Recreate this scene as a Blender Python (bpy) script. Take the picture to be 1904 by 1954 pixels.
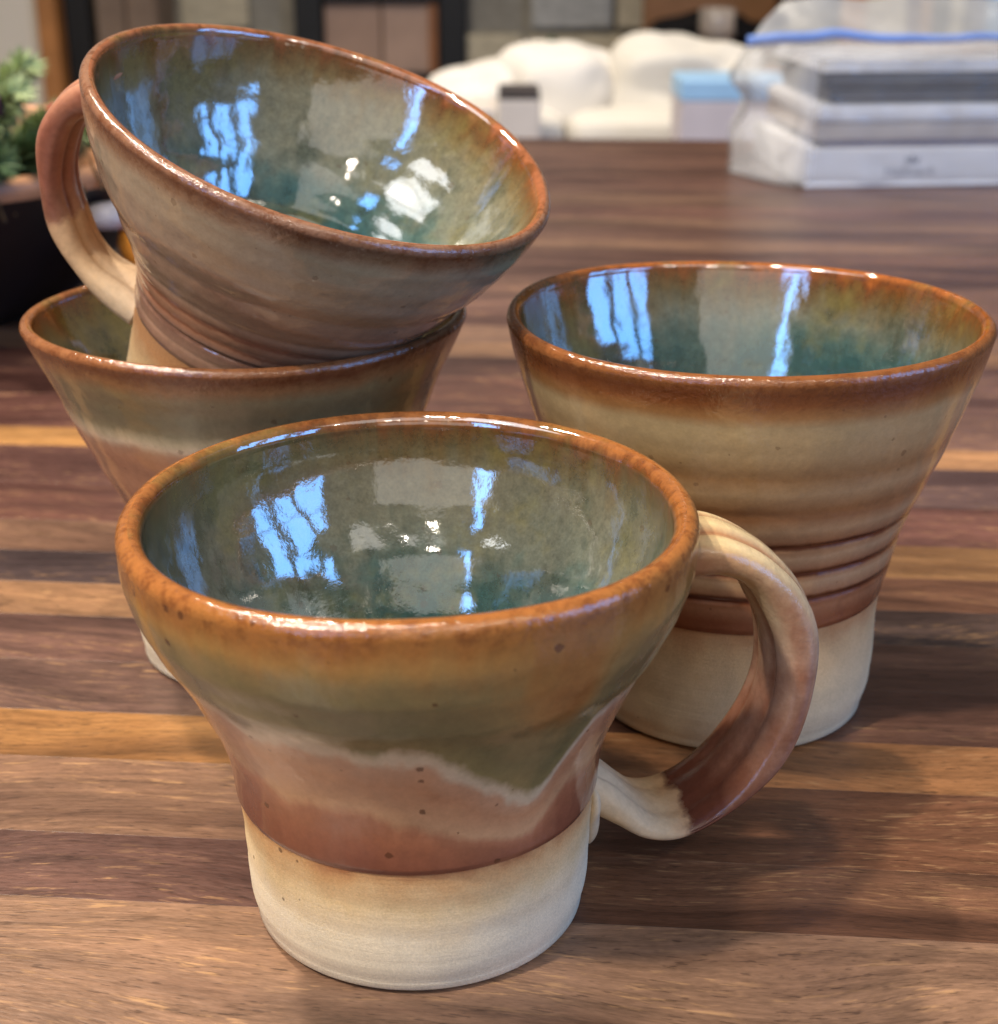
import bpy, bmesh, math, random
import numpy as np
from mathutils import Vector, Matrix, noise as mnoise

# ------------------------------------------------------------------ scene, camera, light
for o in list(bpy.data.objects):
    bpy.data.objects.remove(o, do_unlink=True)
scene = bpy.context.scene
COL = scene.collection
CM = 0.01                                   # everything below is written in centimetres

PITCH, CAMH = 0.3821, 19.704
cam_d = bpy.data.cameras.new("camera")
cam = bpy.data.objects.new("camera", cam_d)
COL.objects.link(cam)
cam.location = (0, 0, CAMH * CM)
cam.rotation_euler = (math.pi / 2 - PITCH, 0, 0)
cam_d.sensor_fit = 'HORIZONTAL'
cam_d.sensor_width = 36.0
cam_d.lens = 36.0 * 2907.5 / 1904.0
cam_d.clip_start, cam_d.clip_end = 0.01, 60.0
cam_d.dof.use_dof = True
cam_d.dof.focus_distance = 0.315
cam_d.dof.aperture_fstop = 20.0
cam_d.dof.aperture_blades = 0
scene.camera = cam

world = bpy.data.worlds.new("World")
scene.world = world
world.use_nodes = True
bg = world.node_tree.nodes['Background']
bg.inputs['Color'].default_value = (1.0, 0.90, 0.79, 1)
bg.inputs['Strength'].default_value = 0.11


def area_lamp(name, loc, target, w, h, power, color, shape='RECTANGLE', spread=180):
    d = bpy.data.lights.new(name, 'AREA')
    d.shape = shape
    d.size, d.size_y = w * CM, h * CM
    d.energy = power
    d.color = color
    d.spread = math.radians(spread)
    o = bpy.data.objects.new(name, d)
    COL.objects.link(o)
    o.location = Vector(loc) * CM
    v = (Vector(target) - Vector(loc))
    o.rotation_euler = v.to_track_quat('-Z', 'Y').to_euler()
    return o


BLUE = (0.15, 0.43, 1.0)
# two daylit windows behind and beside the photographer, each with its panes, seen as blue bars in the glaze
for k in range(3):
    for j in range(2):
        area_lamp("window_light", (200 + k * 15, -104 + k * 52, 58 + j * 64), (0, 30, 40), 36, 58, 5.2, BLUE)
for j in range(2):
    area_lamp("window_light", (-118, -150, 62 + j * 66), (0, 30, 40), 22, 58, 4.0, BLUE)
# area lamps added in place of the pale wall and bright ceiling out of view
area_lamp("wall_bounce", (-45, -235, 95), (0, 30, 30), 290, 130, 8.5, (1.0, 0.95, 0.88))
area_lamp("ceiling_bounce", (40, -95, 172), (40, -95, 0), 170, 130, 9.0, (1.0, 0.96, 0.90))
for k in range(3):
    area_lamp("ceiling_bounce", (-64 - 44 * k, -30 - 8 * k, 172), (-64 - 44 * k, -30 - 8 * k, 0), 41, 110, 6.0, (0.96, 0.98, 1.0))
# recessed warm ceiling lamps; the far pair is added to light the background
WARM = (1.0, 0.88, 0.73)
for (x, y, pw, sz) in ((-89, -40, 38, 9), (-22, 12, 10, 12), (-72, 82, 38, 9), (-20, 250, 12, 14), (190, 330, 20, 14),
                       (45, -130, 4, 7), (-25, -175, 4, 7), (105, -70, 4, 7)):  # small lamps added behind the camera to put sparkle in the glaze
    area_lamp("ceiling_light", (x, y, 160), (x, y, 0), sz, sz, pw, WARM, 'DISK', 110 if y > 200 else 180)

scene.view_settings.view_transform = 'Standard'
scene.view_settings.look = 'None'
scene.view_settings.exposure = 0.10
scene.view_settings.gamma = 1.0
scene.view_settings.use_curve_mapping = False
scene.cycles.max_bounces = 7
scene.cycles.transparent_max_bounces = 12
scene.cycles.caustics_reflective = False
scene.cycles.caustics_refractive = False
scene.cycles.sample_clamp_indirect = 6.0
scene.cycles.use_denoising = True

# ------------------------------------------------------------------ helpers


def lin(c):
    out = []
    for v in c[:3]:
        v = v / 255.0
        out.append(v / 12.92 if v <= 0.04045 else ((v + 0.055) / 1.055) ** 2.4)
    return (out[0], out[1], out[2], 1.0)


class NT:
    """small node tree writer"""

    def __init__(self, name):
        self.m = bpy.data.materials.new(name)
        self.m.use_nodes = True
        self.t = self.m.node_tree
        self.b = self.t.nodes['Principled BSDF']
        self.out = self.t.nodes['Material Output']

    def n(self, typ, **kw):
        nd = self.t.nodes.new(typ)
        for k, v in kw.items():
            if isinstance(v, tuple) and k == 'ins':
                continue
            setattr(nd, k, v)
        return nd

    def put(self, sock, v):
        if isinstance(v, bpy.types.NodeSocket):
            self.t.links.new(v, sock)
        elif v is not None:
            sock.default_value = v

    def math(self, op, a, b=None, c=None, clamp=False):
        nd = self.n('ShaderNodeMath', operation=op)
        nd.use_clamp = clamp
        self.put(nd.inputs[0], a)
        if b is not None:
            self.put(nd.inputs[1], b)
        if c is not None:
            self.put(nd.inputs[2], c)
        return nd.outputs[0]

    def vmath(self, op, a, b):
        nd = self.n('ShaderNodeVectorMath', operation=op)
        self.put(nd.inputs[0], a)
        self.put(nd.inputs[1], b)
        return nd.outputs[0]

    def attr(self, name):
        return self.n('ShaderNodeAttribute', attribute_name=name).outputs['Fac']

    def obj(self):
        return self.n('ShaderNodeTexCoord').outputs['Object']

    def noise(self, vec, scale, detail=3, rough=0.55, dist=0.0):
        nd = self.n('ShaderNodeTexNoise')
        self.put(nd.inputs['Vector'], vec)
        nd.inputs['Scale'].default_value = scale
        nd.inputs['Detail'].default_value = detail
        nd.inputs['Roughness'].default_value = rough
        nd.inputs['Distortion'].default_value = dist
        return nd.outputs['Fac']

    def ramp(self, fac, stops, interp='LINEAR'):
        nd = self.n('ShaderNodeValToRGB')
        cr = nd.color_ramp
        cr.interpolation = interp
        while len(cr.elements) < len(stops):
            cr.elements.new(0.5)
        for e, (p, c) in zip(cr.elements, stops):
            e.position = p
        for e, (p, c) in zip(cr.elements, stops):
            e.color = c if len(c) == 4 else (c[0], c[1], c[2], 1)
        self.put(nd.inputs[0], fac)
        return nd.outputs[0]

    def remap(self, v, a, b, c=0.0, d=1.0, smooth=False):
        nd = self.n('ShaderNodeMapRange')
        if smooth:
            nd.interpolation_type = 'SMOOTHSTEP'
        nd.clamp = True
        self.put(nd.inputs[0], v)
        for i, x in enumerate((a, b, c, d)):
            nd.inputs[1 + i].default_value = x
        return nd.outputs[0]

    def mix(self, fac, a, b, blend='MIX'):
        nd = self.n('ShaderNodeMix', data_type='RGBA', blend_type=blend)
        self.put(nd.inputs[0], fac)
        self.put(nd.inputs[6], a)
        self.put(nd.inputs[7], b)
        return nd.outputs[2]

    def bump(self, h, strength, dist, normal=None):
        nd = self.n('ShaderNodeBump')
        nd.inputs['Strength'].default_value = strength
        nd.inputs['Distance'].default_value = dist
        self.put(nd.inputs['Height'], h)
        if normal is not None:
            self.put(nd.inputs['Normal'], normal)
        return nd.outputs[0]

    def scalev(self, vec, s):
        nd = self.n('ShaderNodeMapping')
        self.put(nd.inputs['Vector'], vec)
        nd.inputs['Scale'].default_value = s
        return nd.outputs[0]


def plain(name, color, rough=0.6, spec=0.4, var=0.12, scale=60, bump=0.0, metal=0.0):
    """one-colour material with a little uneven tone"""
    t = NT(name)
    n = t.noise(t.obj(), scale, 4)
    v = t.remap(n, 0.3, 0.7, 1 - var, 1 + var)
    c = t.mix(1.0, lin(color), v, 'MULTIPLY')
    t.put(t.b.inputs['Base Color'], c)
    t.b.inputs['Roughness'].default_value = rough
    t.b.inputs['Specular IOR Level'].default_value = spec
    t.b.inputs['Metallic'].default_value = metal
    if bump:
        t.put(t.b.inputs['Normal'], t.bump(n, 0.4, bump))
    return t.m


def mesh_obj(name, verts, faces, mat, parent=None, smooth=True, attrs=None, loc=None):
    """verts in cm"""
    me = bpy.data.meshes.new(name)
    v = np.asarray(verts, dtype=float) * CM
    me.from_pydata(v.tolist(), [], [tuple(map(int, f)) for f in faces])
    me.update()
    if attrs:
        for k, a in attrs.items():
            at = me.attributes.new(k, 'FLOAT', 'POINT')
            at.data.foreach_set('value', np.asarray(a, dtype=np.float32))
    if smooth:
        me.polygons.foreach_set('use_smooth', [True] * len(me.polygons))
    me.materials.append(mat)
    o = bpy.data.objects.new(name, me)
    COL.objects.link(o)
    if parent is not None:
        o.parent = parent
    if loc is not None:
        o.location = Vector(loc) * CM
    return o


def bm_obj(name, bm, mat, parent=None, smooth=False, loc=None):
    me = bpy.data.meshes.new(name)
    bm.to_mesh(me)
    bm.free()
    if smooth:
        me.polygons.foreach_set('use_smooth', [True] * len(me.polygons))
    me.materials.append(mat)
    o = bpy.data.objects.new(name, me)
    COL.objects.link(o)
    if parent is not None:
        o.parent = parent
    if loc is not None:
        o.location = Vector(loc) * CM
    return o


def tag(o, label=None, cat=None, group=None, kind=None):
    if label:
        o['label'] = label
    if cat:
        o['category'] = cat
    if group:
        o['group'] = group
    if kind:
        o['kind'] = kind
    return o


def empty(name, loc, label=None, cat=None, group=None, kind=None):
    o = bpy.data.objects.new(name, None)
    COL.objects.link(o)
    o.empty_display_size = 0.02
    o.location = Vector(loc) * CM
    return tag(o, label, cat, group, kind)


def box(name, x0, x1, y0, y1, z0, z1, mat, parent=None, bev=0.0, seg=1, smooth=False):
    """axis-aligned box in cm, optional bevel"""
    bm = bmesh.new()
    bmesh.ops.create_cube(bm, size=1.0)
    c = Vector(((x0 + x1) / 2, (y0 + y1) / 2, (z0 + z1) / 2)) * CM
    for v in bm.verts:
        v.co = Vector((v.co.x * (x1 - x0), v.co.y * (y1 - y0), v.co.z * (z1 - z0))) * CM
    if bev > 0:
        bmesh.ops.bevel(bm, geom=bm.edges[:], offset=bev * CM, segments=seg, affect='EDGES', profile=0.5)
    o = bm_obj(name, bm, mat, parent, smooth)
    o.location = c
    return o


def grid_faces(nr, nc, wrap=True):
    f = []
    for i in range(nr - 1):
        for j in range(nc if wrap else nc - 1):
            a = i * nc + j
            b = i * nc + (j + 1) % nc
            f.append((a, b, b + nc, a + nc))
    return f


def spline(P, x):
    """monotone cubic through the knots P[(x, y)]"""
    P = np.asarray(P, float)
    X, Y = P[:, 0], P[:, 1]
    h = np.diff(X)
    d = np.diff(Y) / h
    m = np.zeros_like(Y)
    m[0], m[-1] = d[0], d[-1]
    for i in range(1, len(Y) - 1):
        m[i] = 0 if d[i - 1] * d[i] <= 0 else 2 * d[i - 1] * d[i] / (d[i - 1] + d[i])
    x = np.clip(np.asarray(x, float), X[0], X[-1])
    k = np.clip(np.searchsorted(X, x) - 1, 0, len(h) - 1)
    t = (x - X[k]) / h[k]
    return ((2 * t**3 - 3 * t**2 + 1) * Y[k] + (t**3 - 2 * t**2 + t) * h[k] * m[k]
            + (-2 * t**3 + 3 * t**2) * Y[k + 1] + (t**3 - t**2) * h[k] * m[k + 1])


def catmull(P, n):
    P = np.asarray(P, float)
    s = np.concatenate([[0], np.cumsum(np.linalg.norm(np.diff(P[:, :2], axis=0), axis=1))])
    t = np.linspace(0, s[-1], n)
    m = np.zeros_like(P)
    m[1:-1] = (P[2:] - P[:-2]) / (s[2:] - s[:-2])[:, None]
    m[0], m[-1] = (P[1] - P[0]) / (s[1] - s[0]), (P[-1] - P[-2]) / (s[-1] - s[-2])
    k = np.clip(np.searchsorted(s, t) - 1, 0, len(s) - 2)
    h = (s[k + 1] - s[k])[:, None]
    u = ((t - s[k])[:, None]) / h
    C = ((2 * u**3 - 3 * u**2 + 1) * P[k] + (u**3 - 2 * u**2 + u) * h * m[k]
         + (-2 * u**3 + 3 * u**2) * P[k + 1] + (u**3 - u**2) * h * m[k + 1])
    return C, t / s[-1]


# ------------------------------------------------------------------ ceramic materials
def ceramic(name, stops, hmax, rough=0.16, warp=0.12, streak=0.2, specks=0.5, ripple=0.5, pit=0.3,
            lip=None, mottled=0.10, coat=0.0, rfreq=85, ior=1.6, wfreq=70):
    """glaze whose colour runs down the wall; attribute hgt = height on the pot in cm"""
    t = NT(name)
    P = t.obj()
    h = t.attr('hgt')
    n1 = t.noise(P, wfreq, 4, 0.6)
    if wfreq < 60:                              # pooled glaze drifts only low on the wall
        warp_k = t.remap(h, hmax - 2.6, hmax - .6, 1.0, .08)
    else:
        warp_k = 1.0
    st = t.noise(t.scalev(P, (1, 1, 0.12)), 260, 3, 0.6)
    st2 = t.noise(t.scalev(P, (1, 1, 0.2)), 90, 3, 0.6)
    hh = t.math('ADD', h, t.math('MULTIPLY', t.remap(n1, 0.25, 0.75, -warp, warp), warp_k))
    hh = t.math('ADD', hh, t.remap(st, 0.25, 0.75, -streak, streak))
    hh = t.math('ADD', hh, t.remap(st2, 0.25, 0.75, -streak, streak))
    fac = t.math('DIVIDE', hh, hmax, clamp=True)
    col = t.ramp(fac, [(z / hmax, lin(c)) for z, c in stops])
    if wfreq < 60:                              # drifts of olive and dark green in the pooled glaze
        col = t.mix(t.remap(t.noise(P, 52, 4, .65), .50, .66, 0, .55), col, lin((104, 96, 50)))
        col = t.mix(t.math('MULTIPLY', t.remap(t.noise(t.scalev(P, (1, 1, .5)), 75, 4, .65), .52, .66, 0, .6), t.remap(h, hmax - 1.2, hmax - .5, 1, 0)), col, lin((40, 54, 46)))
    m1 = t.noise(P, 420, 4, 0.65)
    m2 = t.noise(P, 1500, 2, 0.6)
    mv = t.math('ADD', t.remap(m1, 0.25, 0.75, 1 - mottled, 1 + mottled), t.remap(m2, 0.2, 0.8, -mottled * .7, mottled * .7))
    col = t.mix(1.0, col, mv, 'MULTIPLY')
    if lip is not None:                         # burnt patches along the iron lip
        lm_ = t.math('MULTIPLY', t.remap(h, lip - 0.35, lip + 0.15, 0, 1), t.remap(t.noise(P, 330, 4, .7), .47, .62, 0, .62))
        col = t.mix(lm_, col, lin((92, 48, 22)))
    # iron specks, uneven in size
    vo = t.n('ShaderNodeTexVoronoi')
    t.put(vo.inputs['Vector'], P)
    vo.inputs['Scale'].default_value = 300
    sep = t.n('ShaderNodeSeparateColor')
    t.put(sep.inputs[0], vo.outputs['Color'])
    lim = t.remap(sep.outputs[0], 0.80, 1.0, 0.0, 0.27)
    sp = t.math('LESS_THAN', t.math('ADD', vo.outputs['Distance'], t.remap(m2, 0.2, 0.8, -.08, .08)), lim)
    col = t.mix(t.math('MULTIPLY', sp, specks), col, lin((70, 38, 20)))
    t.put(t.b.inputs['Base Color'], col)
    r = t.remap(m1, 0.2, 0.8, rough * 0.7, rough * 1.5)
    t.put(t.b.inputs['Roughness'], r)
    t.b.inputs['IOR'].default_value = ior
    t.b.inputs['Coat Weight'].default_value = coat
    t.b.inputs['Coat Roughness'].default_value = 0.05
    rip = t.noise(t.scalev(P, (1, 1, 0.6)), rfreq, 3, 0.5)
    nb = t.bump(rip, ripple, 0.0012 * 85 / rfreq)
    pits = t.noise(P, 800, 3, 0.6)
    if lip is not None:                         # pitted iron lip
        k = t.remap(h, lip - 0.4, lip + 0.2, 0.2, 2.4)
        pits = t.math('MULTIPLY', pits, k)
    nb = t.bump(pits, pit, 0.0005, nb)
    t.put(t.b.inputs['Normal'], nb)
    return t.m


def raw_clay(name, stops, hmax):
    t = NT(name)
    P = t.obj()
    h = t.attr('hgt')
    n1 = t.noise(P, 80, 4, 0.6)
    fac = t.math('DIVIDE', t.math('ADD', h, t.remap(n1, .25, .75, -.3, .3)), hmax, clamp=True)
    col = t.ramp(fac, [(z / hmax, lin(c)) for z, c in stops])
    ringn = t.noise(t.scalev(P, (0.15, 0.15, 6)), 60, 3, 0.6)
    g = t.noise(P, 2200, 3, 0.7)
    v = t.math('ADD', t.remap(ringn, .25, .75, .965, 1.025), t.math('ADD', t.remap(g, .25, .75, -.17, .17), t.remap(t.noise(P, 130, 4, .65), .3, .7, -.07, .06)))
    col = t.mix(1.0, col, v, 'MULTIPLY')
    vo = t.n('ShaderNodeTexVoronoi')
    t.put(vo.inputs['Vector'], P)
    vo.inputs['Scale'].default_value = 280
    sep = t.n('ShaderNodeSeparateColor')
    t.put(sep.inputs[0], vo.outputs['Color'])
    sp = t.math('LESS_THAN', vo.outputs['Distance'], t.remap(sep.outputs[0], .90, 1.0, 0, .17))
    col = t.mix(t.math('MULTIPLY', sp, .7), col, lin((80, 55, 38)))
    t.put(t.b.inputs['Base Color'], col)
    t.b.inputs['Roughness'].default_value = 0.85
    t.b.inputs['Specular IOR Level'].default_value = 0.25
    nb = t.bump(ringn, .35, .0005)
    nb = t.bump(t.noise(P, 4200, 2, .6), .45, .0003, nb)
    t.put(t.b.inputs['Normal'], nb)
    return t.m


def strap_glaze(name, stops, edge, groove, rough=0.15, clay_from=0.8):
    """handle: attribute hgt runs 0..1 along the strap, grv marks the grooves and edges"""
    t = NT(name)
    P = t.obj()
    a = t.attr('hgt')
    g = t.attr('grv')
    n1 = t.noise(P, 120, 4, 0.6)
    n2 = t.noise(P, 600, 3, 0.6)
    aa = t.math('ADD', a, t.remap(n1, .25, .75, -.025, .025))
    col = t.ramp(aa, [(z, lin(c)) for z, c in stops])
    glazed = t.remap(aa, clay_from - .012, clay_from + .012, 1, 0)
    gf = t.math('MULTIPLY', t.math('ADD', g, t.remap(n1, .2, .8, -.35, .35), clamp=True), glazed)
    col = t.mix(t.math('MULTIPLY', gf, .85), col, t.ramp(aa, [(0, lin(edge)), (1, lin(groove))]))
    col = t.mix(1.0, col, t.remap(n2, .2, .8, .85, 1.13), 'MULTIPLY')
    t.put(t.b.inputs['Base Color'], col)
    t.put(t.b.inputs['Roughness'], t.math('ADD', t.math('MULTIPLY', glazed, rough - .8), .8))
    gr = t.noise(P, 1800, 3, .7)
    nb = t.bump(t.noise(P, 140, 3), .35, .0012)
    nb = t.bump(gr, .25, .0003, nb)
    t.put(t.b.inputs['Normal'], nb)
    return t.m


# ------------------------------------------------------------------ mug builder
NTH = 288


def make_mug(base, n, prof, foot, wall, lipw, seed, glaze, clay, inner_m, name, label, group,
             ridges=(), drip=None, wob=0.006, flo=0.75, tint=0.0):
    rnd = random.Random(seed)
    root = empty(name, base, label, 'mug', group)
    nv = Vector(n).normalized()
    u = Vector((0, 1, 0)).cross(nv).normalized()
    w = nv.cross(u)
    root.rotation_mode = 'QUATERNION'
    root.rotation_quaternion = Matrix((u, w, nv)).transposed().to_quaternion()
    H = prof[-1][0]
    th = np.linspace(0, 2 * np.pi, NTH, endpoint=False)
    ph = [rnd.uniform(0, 6.28) for _ in range(8)]

    def wobble(z):
        k = (np.asarray(z) / H) ** 1.5
        w_ = sum(wob / (i * 0.7) * np.cos((i + 1) * th + ph[i]) for i in range(1, 5))
        return 1 + k[:, None] * w_[None, :]

    def ridge(z):
        s = np.zeros((len(z), NTH))
        for (zc, wd, dp, tilt) in ridges:
            zz = zc + tilt * np.cos(th - ph[5])[None, :]
            s += dp * np.exp(-((z[:, None] - zz) / wd) ** 2)
        # fine throwing rings
        s += 0.005 * np.sin(z[:, None] * 9.0 + th[None, :] + ph[6]) * np.clip(np.sin(z[:, None] * 1.3 + ph[7]) + .4, 0, 1)
        return s

    def rimz():
        return 0.05 * np.cos(2 * th + ph[2]) + 0.025 * np.cos(3 * th + ph[3])

    def surf(z, r, lipk=None):
        R = (r[:, None] + (ridge(z) * lipk[:, None] if lipk is not None else 0)) * wobble(np.clip(z, 0, H))
        Z = z[:, None] + (np.clip(z, 0, H) / H)[:, None] ** 3 * rimz()[None, :]
        X, Y = R * np.cos(th), R * np.sin(th)
        return np.stack([X, Y, np.broadcast_to(Z, X.shape)], -1).reshape(-1, 3)

    def prof_r(z):
        return spline(prof, z)

    dz = np.zeros(NTH) if drip is None else drip(np.degrees(th))

    def hgt(z, outer=True):
        h = np.repeat(z[:, None], NTH, 1)
        if outer and drip is not None:          # shift so that the drip edge lies at one attribute value
            k = np.clip((z - 2.8) / 1.4, 0, 1) * np.clip((8.4 - z) / 1.6, 0, 1)
            h = h - dz[None, :] * k[:, None]
        return h.reshape(-1)

    # foot: raw clay, with a ground ring underneath
    zf = np.concatenate([[0.25, 0.25, 0.02, 0.0, 0.0, 0.03, 0.12], np.linspace(0.25, foot, 46)])
    rf0 = prof_r(np.array([0.75]))[0]
    rb = prof[0][1]
    rf = np.concatenate([[0.001, rb - 0.75, rb - 0.62, rb - 0.5, rb - 0.24, rb - 0.10, rb + 0.05], np.linspace(0.25, foot, 46)])
    rf[7:] = prof_r(zf[7:])
    sel = zf[7:] < 0.75
    rf[7:][sel] = np.minimum(rf[7:][sel], rb + 0.10 + (rf0 - rb - 0.10) * np.sqrt(np.clip((zf[7:][sel] - 0.12) / 0.63, 0, 1)))
    rf[7:] -= 0.025
    lk = np.clip((zf - 0.3) / 0.4, 0, 1)
    mesh_obj('foot', surf(zf, rf, lk), grid_faces(len(zf), NTH), clay, root, attrs={'hgt': hgt(zf, False)})

    # glazed outside, from the glaze edge to the crest of the lip
    nrow = 190
    zb = np.linspace(foot - 0.02, H - lipw * 0.55, nrow)
    rbd = prof_r(zb)
    rbd = rbd + 0.03 * np.clip((zb - foot) / 0.10, -1, 1)
    a = np.linspace(0, math.pi / 2, 14)[1:]
    rl = prof_r(np.array([H - lipw * 0.55]))[0] + 0.03
    zl = H - lipw * 0.55 + lipw * 0.55 * np.sin(a)
    rlp = rl - lipw / 2 + lipw / 2 * np.cos(a)
    zo, ro = np.concatenate([zb, zl]), np.concatenate([rbd, rlp])
    lk = np.clip((H - 0.5 - zo) / 0.5, 0, 1)
    body = mesh_obj('body', surf(zo, ro, lk), grid_faces(len(zo), NTH), glaze, root, attrs={'hgt': hgt(zo)})

    # inside: crest, wall, round corner, floor
    zi1 = H - lipw * 0.55 + lipw * 0.55 * np.cos(np.linspace(0, math.pi / 2, 14))
    ri1 = rl - lipw / 2 - lipw / 2 * np.sin(np.linspace(0, math.pi / 2, 14))
    zi2 = np.linspace(H - lipw * 0.55, flo + 1.2, 130)[1:]
    w_ = lipw + (wall - lipw) * np.clip((H - zi2) / 2.0, 0, 1)
    ri2 = prof_r(zi2) + 0.03 - w_
    ai = np.linspace(0, math.pi / 2, 24)[1:]
    rc = ri2[-1]
    zi3 = flo + 1.2 - 1.2 * np.sin(ai)
    ri3 = rc - 1.3 + 1.3 * np.cos(ai)
    q = np.linspace(1, 0, 16)[1:]
    ri4 = np.maximum(ri3[-1] * q, 0.001)
    zi4 = flo + 0.05 * np.cos(q * 9)
    zi, ri = np.concatenate([zi1, zi2, zi3, zi4]), np.concatenate([ri1, ri2, ri3, ri4])
    lk = np.clip((H - 0.6 - zi) / 0.6, 0, 1) * np.clip((zi - flo - 1.2) / 0.6, 0, 1) * 0.5
    mesh_obj('interior', surf(zi, ri, lk), grid_faces(len(zi), NTH), inner_m, root, attrs={'hgt': hgt(zi, False)})
    return root


def make_handle(root, phi, path, mat, pad=None, seed=1, eg=.8, under=True):
    """path rows: radius, height, thickness, width (cm); phi is the angle round the mug"""
    rnd = random.Random(seed)
    C, s = catmull(path, 110)
    e = np.array([math.cos(phi), math.sin(phi), 0])
    N = np.array([-math.sin(phi), math.cos(phi), 0])
    na = 56
    al = np.linspace(0, 2 * np.pi, na, endpoint=False)
    T = np.gradient(C[:, :2], axis=0)
    T /= np.linalg.norm(T, axis=1)[:, None]
    V, Hh, G = [], [], []
    for i in range(len(C)):
        rho, z, tk, wd = C[i]
        nx, nz = -T[i, 1], T[i, 0]               # outward normal in the handle plane
        ca, sa = np.cos(al), np.sin(al)
        p = 0.84
        X = np.sign(ca) * np.abs(ca) ** p * wd / 2
        Y = np.sign(sa) * np.abs(sa) ** p * tk / 2
        xn = X / (wd / 2)
        gr = np.exp(-((np.abs(xn) - 0.42) / 0.13) ** 2)
        Y = Y - np.sign(Y) * gr * tk * 0.09 * (np.abs(sa) > .3)
        Y = Y + np.sign(Y) * 0.03 * np.cos(3 * s[i] * 7 + rnd.random() * .1)
        tw = 0.03 * math.sin(s[i] * 3.0 + 0.5)
        X, Y = X * math.cos(tw) - Y * math.sin(tw), X * math.sin(tw) + Y * math.cos(tw)
        for k in range(na):
            V.append(e * (rho + Y[k] * nx) + N * X[k] + np.array([0, 0, z + Y[k] * nz]))
            Hh.append(s[i])
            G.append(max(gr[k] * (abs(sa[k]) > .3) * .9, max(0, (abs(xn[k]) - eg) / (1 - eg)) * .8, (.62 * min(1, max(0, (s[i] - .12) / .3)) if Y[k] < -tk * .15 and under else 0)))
    F = grid_faces(len(C), na)
    F.append(tuple(range(na - 1, -1, -1)))
    F.append(tuple(range((len(C) - 1) * na, len(C) * na)))
    if pad:                                      # clay pressed on to the wall at the lower end
        b0 = len(V)
        nu, nv_ = 26, 20
        for i in range(nu):
            for j in range(nv_):
                t = -1 + 2 * i / (nu - 1)
                q = 2 * math.pi * j / nv_
                zc = pad['z'] + pad['hz'] * t
                k = math.sqrt(max(0.0, 1 - abs(t) ** 2.4))
                bumpy = 1 + 0.06 * math.sin(4 * t + 2 * q)
                wide = pad['w'] * k * (0.75 + 0.35 * t) * bumpy
                thick = pad['t'] * k * bumpy
                rr = pad['r'] + pad.get('slope', 0) * t
                V.append(e * (rr + thick * math.sin(q)) + N * (wide * math.cos(q) + pad.get('n', 0)) + np.array([0, 0, zc]))
                Hh.append(1.0)
                G.append(0)
        F += [tuple(b0 + x for x in f) for f in grid_faces(nu, nv_)]
    o = mesh_obj('handle', V, F, mat, root, attrs={'hgt': Hh, 'grv': G})
    return o


# ------------------------------------------------------------------ the table
WOOD = None


def wood():
    t = NT('walnut')
    oi = t.n('ShaderNodeObjectInfo')
    off = t.n('ShaderNodeCombineXYZ')
    t.put(off.inputs[0], t.math('MULTIPLY', oi.outputs['Random'], 37.0))
    t.put(off.inputs[1], t.math('MULTIPLY', oi.outputs['Random'], 11.0))
    P = t.vmath('ADD', t.obj(), off.outputs[0])
    wv = t.noise(t.scalev(P, (1, 1.6, 1)), 5, 2, .45)
    sx = t.n('ShaderNodeCombineXYZ')
    t.put(sx.inputs[1], t.remap(wv, .2, .8, -.02, .02))
    Pw = t.vmath('ADD', P, sx.outputs[0])
    g1 = t.noise(t.scalev(Pw, (1, 7, 3)), 6.5, 4, .6)             # figure: dark heart streaks and pale sap
    g2 = t.noise(t.scalev(Pw, (1, 14, 6)), 24, 4, .65)            # grain bands
    g3 = t.noise(t.scalev(Pw, (1, 7.5, 8)), 150, 3, .7)           # flecks
    g4 = t.noise(t.scalev(Pw, (1, 10, 8)), 420, 2, .6)            # fibres
    pores = t.noise(t.scalev(Pw, (1, 7, 6)), 230, 2, .5)
    base = oi.outputs['Color']
    tone = t.ramp(g1, [(.30, (.44, .41, .42)), (.43, (.70, .67, .68)), (.52, (1, 1, 1)), (.60, (1.20, 1.19, 1.16)), (.72, (1.48, 1.44, 1.36))])
    c = t.mix(1.0, base, tone, 'MULTIPLY')
    v = t.math('ADD', t.remap(g2, .3, .7, .72, 1.28), t.remap(g3, .3, .7, -.24, .24))
    v = t.math('ADD', v, t.remap(g4, .3, .7, -.16, .16))
    c = t.mix(1.0, c, v, 'MULTIPLY')
    pd = t.remap(pores, .62, .70, 0, .55)
    c = t.mix(pd, c, lin((40, 26, 21)))
    fl = t.math('MULTIPLY', t.remap(t.noise(t.scalev(Pw, (1, 8, 4)), 105, 3, .65), .57, .68, 0, .55), t.remap(g1, .46, .58, 0, 1))
    c = t.mix(fl, c, lin((178, 138, 96)))
    t.put(t.b.inputs['Base Color'], c)
    t.put(t.b.inputs['Roughness'], t.remap(g3, .25, .75, .29, .41))
    t.b.inputs['IOR'].default_value = 1.46
    nb = t.bump(pores, .2, -.0004)
    nb = t.bump(g3, .08, .0004, nb)
    t.put(t.b.inputs['Normal'], nb)
    return t.m


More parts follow.
